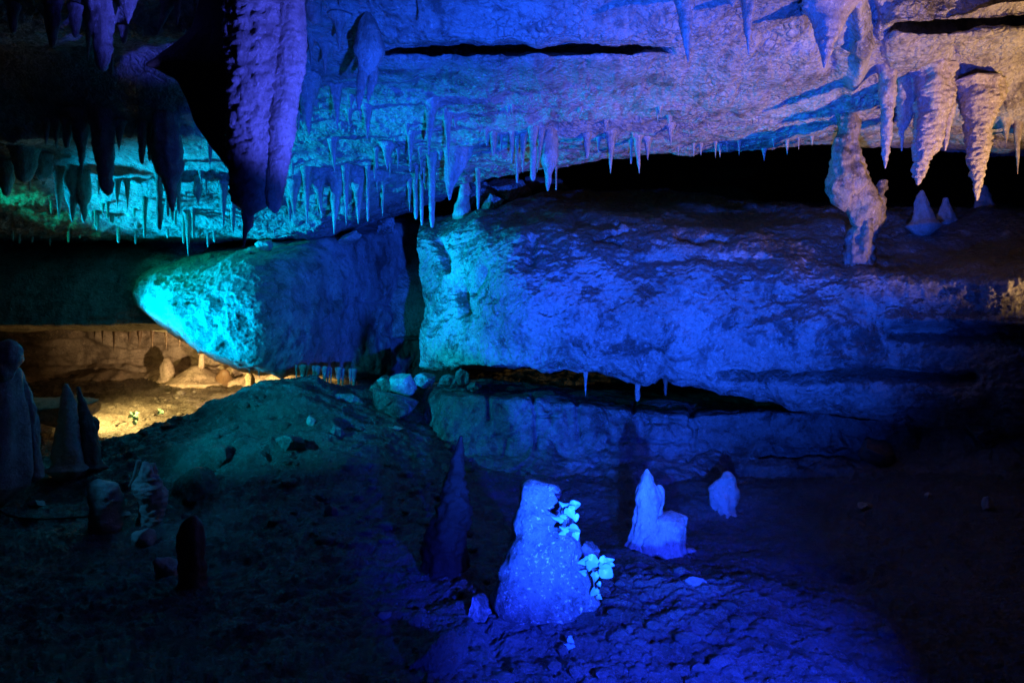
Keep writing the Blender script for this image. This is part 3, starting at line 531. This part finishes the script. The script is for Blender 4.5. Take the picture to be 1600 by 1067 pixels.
# lip straws: nothing tells these apart
for i, (px, p1) in enumerate([(1066, 250), (1079, 244), (1092, 246), (1117, 243), (1126, 246), (1139, 242), (1160, 240), (1188, 253), (1205, 238), (1228, 240), (1248, 236), (1271, 234)]):
    stal(px + (i * 37) % 13 - 6, p1 - 20, p1 + (i * 29) % 11 - 6, 4 + (i * 7 % 5), "tiny blue straw on the roof lip above the black void", 'cone', group="tiny straws along the roof lip")
for i, (px, p1) in enumerate([(20, 376), (30, 380), (50, 379), (78, 384), (107, 379), (125, 372), (155, 368), (172, 371), (185, 379), (212, 381), (325, 386), (415, 372), (428, 368), (140, 366), (64, 372), (238, 366), (262, 372), (335, 378), (452, 364), (468, 368), (490, 362), (507, 356)]):
    stal(px, p1 - 34 - (i * 7) % 9, p1, 5 + (i % 3) * 1.5, "thin greenish straw on the far low edge of the cyan roof", 'tube', group="greenish straws along the far roof edge", Y=10.25 + (i % 4) * .15)
rs = random.Random(5)
for i in range(46):       # small drips all over the cyan roof
    px = rs.uniform(60, 690); py = rs.uniform(255, 335) if px < 560 else rs.uniform(225, 300)
    stal(px, py, py + rs.uniform(12, 34), rs.uniform(4, 9), "small drip stalactite scattered over the cyan-lit roof", rs.choice(['cone', 'tube']), group="small drips on the cyan roof")
for i in range(22):
    px = rs.uniform(470, 1060); py = rs.uniform(150, 215)
    stal(px, py, py + rs.uniform(8, 20), rs.uniform(6, 11), "stubby drip scattered over the blue-lit roof", 'cone', group="stubby drips on the blue roof")

# ------------------------------------------------------------------ column between roof and boulder
YC = 7.35
def slim(rows, k=.84): return [(y, (a + b) / 2 - (b - a) / 2 * k, (a + b) / 2 + (b - a) / 2 * k) for y, a, b in rows]
g3 = empty("column", P(1340, 420, YC), "blue and tan column of dripstone joining roof and boulder", "column")
body("upper_bulge", slim([(165, 1298, 1350), (188, 1306, 1345), (202, 1308, 1344), (218, 1303, 1341), (240, 1298, 1346), (262, 1292, 1355), (285, 1291, 1356), (302, 1294, 1350), (318, 1302, 1342)]), YC + .15, M['column'], parent=g3, nseg=44, nrow=100, lump=.34, flute=.2, ring=.08, ringf=20, seed=51)
body("lower_shaft", slim([(282, 1374, 1386), (296, 1362, 1388), (312, 1346, 1384), (335, 1334, 1381), (360, 1326, 1374), (385, 1320, 1368), (405, 1318, 1366), (425, 1320, 1362), (446, 1322, 1358)]), YC + .2, M['column'], parent=g3, nseg=44, nrow=90, lump=.42, flute=.3, ring=.09, ringf=22, seed=52)
body("bridge", slim([(262, 1306, 1352), (285, 1304, 1366), (305, 1308, 1378), (325, 1318, 1380), (350, 1326, 1374)]), YC + .15, M['column'], parent=g3, nseg=30, lump=.35, t=.7, ring=.06, ringf=22, seed=53)

# ------------------------------------------------------------------ stalagmites
GND = ["ground", "rock_ledge", "boulder_big", "boulder_left"]
def mite(rows, label, m='drip', Y=None, names=GND, group=None, sink=8, **kw):
    rows = sorted(rows); r = rows[-1]
    if Y is None:
        h = hit((r[1] + r[2]) / 2, r[0], names); Y = h.y
    wd_ = r[2] - r[1]; rows = rows[:-1] + [(r[0] - 4, r[1], r[2]), (r[0] + 3, r[1] - wd_ * .12, r[2] + wd_ * .12), (r[0] + sink, r[1] - wd_ * .3, r[2] + wd_ * .3)]
    kw.setdefault('nseg', 28); kw['lump'] = kw.get('lump', .16) * 1.8; kw.setdefault('ring', .05); kw.setdefault('flute', .2); kw.setdefault('seed', int(r[1]))
    return body("stalagmite", rows, Y, M[m], label, "stalagmite", group, hang=False, **kw)
mite([(298, 1438, 1443), (310, 1432, 1448), (330, 1428, 1454), (346, 1425, 1458)], "small tan stalagmite standing under the tip of the largest tan stalactite", Y=8.2, ring=.06, ringf=30)
mite([(310, 1474, 1482), (322, 1470, 1484), (338, 1466, 1488)], "dim purple stump right of the small tan stalagmite", Y=8.4)
mite([(290, 1534, 1540), (304, 1528, 1546), (330, 1522, 1556)], "dark stalagmite under the fanged stalactite in the shadow", Y=8.6)
mite([(424, 1522, 1527), (436, 1515, 1533), (450, 1508, 1540)], "little pale knob on the right part of the huge boulder", Y=7.0)
mite([(274, 725, 730), (290, 719, 735), (315, 715, 737), (335, 710, 737), (358, 706, 738)], "pale cyan stalagmite standing on the upper left corner of the huge boulder", Y=9.9, lump=.25, ring=.05)
mite([(681, 718, 723), (700, 711, 725), (740, 699, 727), (780, 687, 728), (820, 674, 729), (855, 662, 730), (888, 655, 733)], "tall dark pointed stalagmite left of the ivy rock", lump=.16, m='tint', nseg=44, nrow=100, ring=.07, ringf=30)
# forked stalagmite
h = hit(1030, 868, ["ground"]); YF = h.y
g4 = empty("stalagmite", P(1028, 872, YF), "broken two-pronged blue stalagmite right of the ivy rock", "stalagmite")
body("pinnacle", [(733, 1008, 1013), (745, 1003, 1020), (765, 997, 1030), (785, 994, 1034), (800, 991, 1030), (830, 987, 1030), (860, 984, 1034), (880, 984, 1036)], YF, M['drip'], hang=False, parent=g4, nseg=56, nrow=90, lump=.26, flute=.22, ring=.05, ringf=24, seed=61)
body("prong", [(758, 1026, 1034), (768, 1024, 1038), (785, 1020, 1037), (800, 1012, 1036), (815, 1008, 1034)], YF + .04, M['drip'], hang=False, parent=g4, nseg=30, nrow=40, lump=.3, seed=64)
body("stump", [(804, 1030, 1067), (810, 1018, 1070), (830, 1006, 1071), (860, 998, 1069), (884, 994, 1066)], YF + .02, M['drip'], hang=False, parent=g4, nseg=56, nrow=70, lump=.24, flute=.25, ring=.05, ringf=24, seed=62, power=.75)
mite([(737, 1132, 1142), (748, 1124, 1150), (765, 1113, 1152), (785, 1108, 1152), (795, 1110, 1150)], "short rounded blue cone in front of the ledge, right of the broken stalagmite", m='smooth', lump=.2)
mite([(750, 147, 160), (756, 143, 178), (775, 142, 188), (800, 142, 190), (832, 142, 190)], "dim flat-topped stalagmite at the left, beside the cable", m='smooth', lump=.16, flute=.2)
# lumpy stalagmite with a curl on top
h = hit(236, 815, ["ground"]); YL = h.y
g5 = empty("stalagmite", P(236, 818, YL), "lumpy coiled pale-blue stalagmite in the dark left foreground", "stalagmite")
body("trunk", [(742, 218, 246), (752, 214, 250), (768, 212, 256), (780, 216, 257), (795, 219, 256), (812, 216, 254), (826, 210, 252)], YL, M['smooth'], hang=False, parent=g5, nseg=36, nrow=60, lump=.28, ring=.10, ringf=44, seed=71)
body("knob", [(722, 222, 230), (730, 220, 238), (740, 219, 240), (750, 221, 244)], YL - .03, M['smooth'], hang=False, parent=g5, nseg=24, lump=.4, seed=72)
body("knob", [(724, 234, 243), (732, 232, 246), (744, 232, 248), (752, 234, 248)], YL + .04, M['smooth'], hang=False, parent=g5, nseg=24, lump=.4, seed=73)
body("curl", [(719, 213, 221), (728, 211, 217), (740, 208, 214), (752, 204, 209), (760, 200, 204)], YL - .02, M['smooth'], hang=False, parent=g5, nseg=14, lump=.2, seed=74)
mite([(806, 296, 308), (818, 286, 314), (835, 281, 318), (870, 280, 320), (905, 282, 318), (915, 280, 320)], "olive-brown rounded stalagmite, foremost one in the left foreground", m='brown', lump=.12)
mite([(600, 100, 106), (620, 95, 114), (650, 91, 120), (690, 88, 126), (725, 86, 130)], "tall bluish stalagmite at the left in front of the lit tunnel", m='smooth', lump=.12, Y=7.2)
mite([(605, 119, 124), (630, 122, 134), (660, 124, 145), (690, 128, 152), (722, 130, 158)], "leaning black stalagmite right beside the tall bluish one", m='dark', lump=.14, Y=7.3)
mite([(652, 140, 150), (660, 138, 156), (668, 140, 154), (690, 138, 152)], "black knob sticking out right of the leaning stalagmite", m='dark', lump=.2, Y=7.4)
g6 = empty("flowstone", P(10, 745, 6.4), "big dim flowstone mound with a knobbly head at the left edge", "flowstone")
body("mound", [(575, -50, 24), (600, -70, 36), (640, -90, 44), (690, -110, 46), (735, -120, 44), (760, -130, 40)], 6.4, M['smooth'], hang=False, parent=g6, nseg=48, nrow=70, lump=.12, flute=.2, t=.6, seed=81)
body("head", [(534, 2, 26), (545, -8, 31), (560, -10, 32), (572, -14, 28), (590, -20, 20)], 6.3, M['smooth'], hang=False, parent=g6, nseg=32, lump=.25, seed=82)
body("fold", [(580, 20, 34), (620, 26, 50), (670, 36, 60), (715, 40, 64), (745, 42, 66)], 6.5, M['smooth'], hang=False, parent=g6, nseg=30, lump=.15, flute=.3, seed=83)

# ------------------------------------------------------------------ stones
def stone(cx, cy, wpx, hpx, label, m='boulder', Y=None, sink=.22, names=GND, cat='stone', group=None, name='stone', seed=None, cuts=14, t=.8, sub=4, rot=0.0, kind=None):
    if Y is None:
        h = hit(cx, cy + hpx * .4, names); Y = h.y
        cy += hpx * sink; hpx *= 1 + sink
    sd = seed if seed is not None else int(cx * 7 + cy)
    r = random.Random(sd)
    bm = bmesh.new(); bmesh.ops.create_icosphere(bm, subdivisions=sub, radius=1)
    V = np.array([v.co[:] for v in bm.verts]); fa = [[v.index for v in f.verts] for f in bm.faces]; bm.free()
    for _ in range(cuts):
        n = Vector((r.gauss(0, 1), r.gauss(0, 1), r.gauss(0, .8))).normalized(); k = r.uniform(.42, .78); n = np.array(n)
        dd = V @ n - k; V = V - np.maximum(dd, 0)[:, None] * n * .92
    V = V * (1 + .16 * fbm(V * 1.5 + sd, 3) + .07 * ridged(V * 4 + sd, 3))[:, None]
    V /= np.abs(V).max(0)
    V = V * np.array([wpx / 2, wpx / 2 * t, hpx / 2]) / F * Y
    if rot:
        c, s = math.cos(rot), math.sin(rot); V = V @ np.array([[c, 0, s], [0, 1, 0], [-s, 0, c]])
    loc = P(cx, cy, Y)
    o = link_mesh(name, V + np.array(loc), fa, M[m], loc=loc)
    return tag(o, label, cat, group)
# ivy rock
h = hit(850, 955, ["ground"]); YI = h.y + .05
body("rock", [(749, 824, 838), (756, 818, 866), (768, 814, 874), (790, 812, 876), (800, 809, 884), (840, 800, 897), (880, 788, 909), (910, 776, 920), (935, 768, 926), (950, 777, 922), (966, 800, 905), (977, 815, 880)], YI, M['ivyrock'],
     "bright blue leaning rock in the foreground with ivy on its right side", "rock", hang=False, nseg=80, nrow=130, lump=.2, flute=.08, ring=.06, ringf=14, t=.75, seed=93, power=.62)
stone(545, 642, 78, 62, "tilted flat slab leaning below the left boulder", m='ledge', cuts=12, seed=3, rot=-.5, t=.5, Y=8.7)
stone(612, 636, 84, 62, "angular many-faced block wedged under the dark cleft", m='ledge', cuts=14, seed=8, t=.8, Y=8.6)
stone(630, 598, 44, 50, "fluted pale block standing on the angular block under the cleft", m='smooth', cuts=8, seed=5, Y=9.0)
stone(600, 606, 46, 42, "crusted blue block left of the fluted pale one", m='boulder', cuts=8, seed=6, Y=9.1)
stone(665, 594, 40, 26, "small pale rock under the corner of the huge boulder", m='boulder', cuts=8, seed=16, Y=8.9)
stone(700, 598, 34, 28, "rounded rock at the left end of the ledge", m='ledge', cuts=8, seed=17, Y=8.7)
stone(722, 590, 22, 30, "upright rubble piece on the left end of the ledge top", m='ledge', cuts=8, seed=18, Y=8.6)
stone(742, 604, 26, 16, "flat rubble piece right of the upright one on the ledge top", m='ledge', cuts=8, seed=19, Y=8.6)
stone(617, 668, 30, 8, "thin pale chip lying before the angular block", m='smooth', seed=12)
stone(525, 672, 30, 22, "dark blue stone at the foot of the tilted slab", m='ledge', seed=13)
stone(486, 655, 16, 18, "little pale stone standing on the mound", m='smooth', seed=14)
stone(460, 688, 60, 26, "crusty oblong rock half sunk in the mound slope", m='ledge', seed=15)
stone(520, 795, 28, 22, "small pointed stone alone on the dark mud slope", m='gravel', seed=20)
stone(412, 384, 30, 26, "pale round stone on the crest of the left boulder", m='smooth', Y=10.4, seed=21); stone(392, 396, 16, 12, "small pale stone left of the round one on the crest", m='smooth', Y=10.3, seed=22)
stone(545, 372, 40, 18, "pale bent stone on the crest of the left boulder near the cleft", m='smooth', Y=10.6, seed=23, rot=.5); stone(600, 352, 34, 34, "dark rounded stone on top of the cleft", m='boulder', Y=11.2, seed=24)
stone(580, 345, 56, 30, "jagged dark block capping the left side of the cleft", m='dark', Y=11.3, seed=25); stone(800, 296, 90, 44, "green-lit ragged rock behind the huge boulder's left shoulder", m='boulder', Y=11.3, seed=51); stone(745, 306, 60, 50, "craggy rock behind the pale stalagmite in the gap", m='boulder', Y=11.0, seed=52); stone(855, 290, 80, 30, "low dim rock behind the top of the huge boulder", m='dark', Y=11.6, seed=53)
stone(772, 316, 40, 26, "pale rock chunk in the gap above the huge boulder's left shoulder", m='boulder', Y=10.2, seed=26)
stone(688, 1000, 100, 90, "low rounded blue rock at the bottom, left of the ivy rock", m='mud', seed=27, cuts=10, sink=.5); stone(752, 945, 44, 46, "small rough stone touching the left foot of the ivy rock", m='boulder', seed=28)
stone(918, 858, 40, 36, "dim round stone behind the ivy", m='boulder', seed=29); stone(1078, 857, 22, 14, "small flat blue stone right beside the broken stalagmite", m='smooth', seed=30)
stone(1351, 790, 22, 16, "single rounded pale stone in the dark right hollow", m='smooth', seed=31); stone(1372, 700, 60, 44, "brown boss of rock on the right end of the ledge", m='brown', seed=32)
stone(1545, 784, 22, 24, "pointed dim stone far right on the dark floor", m='smooth', seed=33); stone(1540, 664, 70, 40, "tan-lit rough rock at the right above the dark floor", m='boulder', seed=34)
stone(1450, 772, 12, 9, "small dull stone between the rounded and the pointed one", m='smooth', seed=35)
stone(265, 880, 46, 44, "dim rounded rock left of the olive-brown stalagmite", m='smooth', seed=36); stone(222, 838, 40, 34, "small rock at the foot of the coiled stalagmite", m='smooth', seed=37)
stone(310, 745, 95, 50, "broad smooth rock with a dark undercut right of the coiled stalagmite", m='mud', seed=38, cuts=7, sink=.4); stone(345, 705, 70, 34, "smooth rock sheet above the undercut rock on the mound", m='mud', seed=39, cuts=7, sink=.4)
stone(90, 640, 130, 60, "pale slanted slab behind the tall bluish stalagmite", m='warmrock', Y=10.6, seed=40, cuts=10, t=.6, rot=.15)
stone(55, 785, 30, 12, "low stone on the dark floor near the cable", m='smooth', seed=42); stone(195, 803, 20, 10, "little pale stone between the flat-topped and coiled stalagmites", m='smooth', seed=43)
stone(1085, 905, 34, 14, "flat blue pebble on the foreground mud beyond the ivy", m='gravel', seed=44); stone(600, 960, 24, 14, "little angular stone on the mud left of the low rounded rock", m='gravel', seed=45)
# drips under the boulders
def drip(px, p0, p1, wd, label, Y, group=None, m='drip', kind='tube'): return stal(px, p0, p1, wd, label, kind, Y=Y, group=group, m=m, ring=0, emb=14)
drip(915, 576, 618, 9, "left one of two stalactites under the huge boulder", 8.3, kind='cone'); drip(996, 590, 626, 13, "thicker stalactite under the huge boulder, right of its slim twin", 8.3)
drip(1040, 596, 618, 8, "brown nub under the huge boulder's rusty stain", 8.3, m='brown')
for i, (px, p1) in enumerate([(466, 612), (472, 645), (480, 628), (488, 640), (496, 616), (504, 634), (512, 622), (520, 640), (528, 612), (537, 630), (545, 618), (553, 628)]):
    drip(px + (i * 53) % 7 - 3, 584 + (px - 466) * .08, p1 - (i * 31) % 19 + 4, 2.4 + (i * 5 % 7) * .8, "cyan icicle in the fringe under the left boulder's right end", 9.75 + (px - 466) * .006, group="fringe of icicles under the left boulder", kind='cone')
for i, (px, p1) in enumerate([(328, 556), (338, 562), (352, 570), (372, 578), (390, 586), (405, 590), (318, 552)]):
    drip(px, p1 - 14, p1, 4, "tiny drip under the bright cyan end of the left boulder", 9.7, group="tiny drips under the cyan end", kind='cone')

# ------------------------------------------------------------------ tunnel details
for px, p0, p1, wd, lab in [(148, 506, 530, 5, "leftmost thin stalactite hanging in the warm-lit tunnel"), (178, 506, 551, 6, "long thin stalactite at the left in the warm-lit tunnel"), (202, 508, 540, 6, "olive stalactite right of the long thin one in the tunnel"), (218, 512, 545, 9, "ragged stalactite in the middle of the warm-lit tunnel"),
                            (238, 514, 544, 7, "dark green stalactite standing out in the warm-lit tunnel"), (260, 522, 546, 5, "slender brown stalactite right of the dark green one"), (281, 526, 545, 5, "rightmost stalactite on the warm tunnel roof"), (160, 506, 540, 5, "faint stalactite between the leftmost and the long thin one")]:
    stal(px, p0, p1, wd, lab, 'cone', Y=14.2, m='brown', emb=12)
TY = 15.6
for rows, lab, m in [([(560, 256, 266), (570, 251, 270), (588, 250, 271)], "round pinkish stalagmite before the warm tunnel wall", 'warmrock'), 
                     ([(574, 296, 318), (582, 288, 330), (592, 280, 340)], "low spreading tan mound at the foot of the tunnel wall", 'warmrock'), ([(582, 386, 392), (592, 384, 398), (605, 384, 398)], "pink stump beside the mound's crest in the tunnel", 'warmrock'),
                     ([(578, 345, 356), (590, 338, 362), (602, 332, 368)], "olive mossy hump on the tunnel floor", 'brown')]:
    mite(rows, lab, m=m, Y=TY if rows[0][0] != 582 else 13, nseg=18)
g7 = empty("stalagmite", P(318, 572, 15.2), "little branched antler-like stalagmite at the tunnel's right end", "stalagmite")
body("stalk", [(550, 314, 320), (560, 311, 319), (574, 310, 320)], 15.2, M['warmrock'], hang=False, parent=g7, nseg=12)
for x0, x1 in ((312, 308), (318, 317), (324, 330)):
    body("branch", [(541, x1 - 1.5, x1 + 1.5), (547, (x0 + x1) / 2 - 2, (x0 + x1) / 2 + 2), (553, x0 - 3, x0 + 3)], 15.2, M['warmrock'], hang=False, parent=g7, nseg=10, nrow=8)

# ------------------------------------------------------------------ plants
def leaf_mesh(size, seed, lobes=5):
    r = random.Random(seed); V = [(0, 0, 0.0)]; fa = []
    if lobes == 3: ol = [(-.42, .0), (-.62, .22), (-.5, .5), (-.2, .72), (.02, .52), (.3, .40), (.7, .2), (1.05, 0)]
    else: ol = [(-.45, .0), (-.66, .24), (-.58, .52), (-.3, .68), (.02, .66), (.32, .5), (.62, .27), (.9, 0)]
    ol = ol + [(x, -y) for x, y in ol[-2:0:-1]]; n = len(ol)
    for ring in (0.5, 1.0):
        for x, y in ol:
            xx, yy = x * ring * r.uniform(.94, 1.06), y * ring * r.uniform(.94, 1.06); V.append((xx, yy, .30 * abs(yy) - .22 * xx * xx + .06 * math.sin(5 * xx + seed)))
    for i in range(n):
        j = (i + 1) % n; fa.append((0, 1 + i, 1 + j)); fa.append((1 + i, 1 + n + i, 1 + n + j, 1 + j))
    return np.array(V) * size, fa
def tube(name, pts, rad, m, parent=None):
    cu = [Vector(p) for p in pts]; V = []; fa = []; n = 7
    for i, p in enumerate(cu):
        d = (cu[min(i + 1, len(cu) - 1)] - cu[max(i - 1, 0)]).normalized(); a = d.orthogonal().normalized(); b = d.cross(a)
        for k in range(n):
            t = 2 * math.pi * k / n; V.append(tuple(p + (a * math.cos(t) + b * math.sin(t)) * rad))
    for i in range(len(cu) - 1):
        for k in range(n): fa.append((i * n + k, i * n + (k + 1) % n, (i + 1) * n + (k + 1) % n, (i + 1) * n + k))
    return link_mesh(name, np.array(V), fa, m, parent=parent, loc=tuple(cu[0]))
def plant(label, Y, leaves, stem, base, cat='plant', m='leaf', name='ivy_plant'):
    g = empty(name, P(*base, Y), label, cat)
    if stem: tube("stem", [P(x, y, Y + .01) for x, y in stem], .004, M['stem'], parent=g)
    for i, (x, y, s, rz, tilt) in enumerate(leaves):
        V, fa = leaf_mesh(s / F * Y * .48, i + int(base[0]), 5 if i % 2 else 3)
        R = Matrix.Rotation(math.radians(rz), 3, 'Y') @ Matrix.Rotation(math.radians(90 - tilt), 3, 'X')
        V = np.array([tuple(R @ Vector(v)) for v in V]); yy = Y - .012 * (i % 4)
        if stem and len(stem) > 2:
            sx_, sy_ = min(stem, key=lambda q: (q[0] - x) ** 2 + (q[1] - y - 4) ** 2)
            tube("stem", [P(sx_, sy_, Y + .01), P((sx_ + x) / 2, (sy_ + y) / 2 - 3, Y), P(x, y, yy + .004)], .0022, M['stem'], parent=g)
        link_mesh("leaf", V + np.array(P(x, y, yy)), fa, M[m], parent=g, loc=tuple(P(x, y, yy)))
    return g
plant("small pale ivy sprig with pointed leaves on the upper right of the ivy rock", YI - .22, [(883, 789, 24, 200, 35), (898, 789, 24, -20, 30), (891, 799, 30, 60, 10), (881, 806, 16, 180, 30), (874, 810, 26, 185, 40), (899, 808, 18, 80, 15), (884, 826, 22, 190, 30), (897, 826, 24, 10, 50), (900, 836, 20, 70, 15), (879, 832, 16, 150, 30)], [(880, 845), (886, 828), (884, 812), (890, 800)], (880, 845))
plant("larger ivy cluster with rounded leaves low beside the ivy rock's right foot", YI - .1, [(915, 876, 30, 160, 15), (926, 877, 32, 20, 20), (945, 880, 34, 10, 25), (947, 893, 34, 40, 5), (930, 899, 24, 90, 15), (909, 895, 24, 180, 20), (952, 876, 18, -20, 30), (928, 924, 22, 120, 20), (936, 932, 14, 40, 20), (921, 884, 20, 90, 25), (936, 912, 12, 60, 20)], [(932, 940), (928, 915), (926, 890), (920, 872)], (932, 945))
plant("two-leaf seedling in the blue mud in front of the ivy rock", hit(890, 1008, ['ground']).y - .03, [(891, 999, 18, 40, 25), (891, 1012, 22, 100, 15), (886, 1006, 12, 180, 25)], [(890, 1020), (891, 1005)], (890, 1022), cat='seedling', name='seedling')
plant("bright yellow-green leafy plant on the warm-lit tunnel floor", 11.6, [(208, 646, 14, 200, 20), (212, 652, 16, 60, 10), (204, 650, 12, 150, 25), (211, 660, 12, 90, 10), (214, 645, 10, -10, 25)], [(208, 668), (208, 655)], (208, 670), name='leafy_plant')
plant("tiny yellow-green sprout right of the leafy plant on the tunnel floor", 11.9, [(250, 640, 9, 200, 20), (253, 644, 10, 60, 10), (248, 645, 8, 120, 20)], [(250, 652), (250, 644)], (250, 654), cat='sprout', name='sprout')

# ------------------------------------------------------------------ cable on the floor
cab = []
for x, y in [(-30, 775), (0, 797), (10, 804), (30, 809), (60, 811), (95, 810), (120, 808), (150, 806)]:
    hh = hit(x, y + 2, ["ground"]); cab.append(hh + Vector((0, 0, .012)))
tag(tube("cable", cab, .009, M['cable']), "thin black cable curving across the dark floor at the left", "cable")

# ------------------------------------------------------------------ gravel: uncountable small stones
V = []; fa = []; rg = random.Random(9)
bm = bmesh.new(); bmesh.ops.create_icosphere(bm, subdivisions=1, radius=1); b0 = np.array([v.co[:] for v in bm.verts]); f0 = [[v.index for v in f.verts] for f in bm.faces]; bm.free()
for i in range(900):
    if i < 560: px = rg.gauss(960, 230); py = rg.uniform(850, 1066)
    elif i < 760: px = rg.uniform(430, 760); py = rg.uniform(660, 850)
    else: px = rg.uniform(150, 420); py = rg.uniform(600, 690)
    hh = hit(px, py, ["ground"])
    if hh is None: continue
    s = (.004 + .05 * rg.random() ** 4) * (1 if i < 560 else 1.6)
    vv = b0 * (1 + .35 * (np.array([[rg.random()] for _ in b0]) - .5)) * np.array([s * rg.uniform(.8, 1.6), s * rg.uniform(.8, 1.6), s * rg.uniform(.5, .9)]) + np.array(hh)
    n0 = len(V) * len(b0); V.append(vv); fa += [[k + n0 for k in f] for f in f0]
tag(link_mesh("gravel", np.vstack(V), fa, M['mud']), kind='stuff')
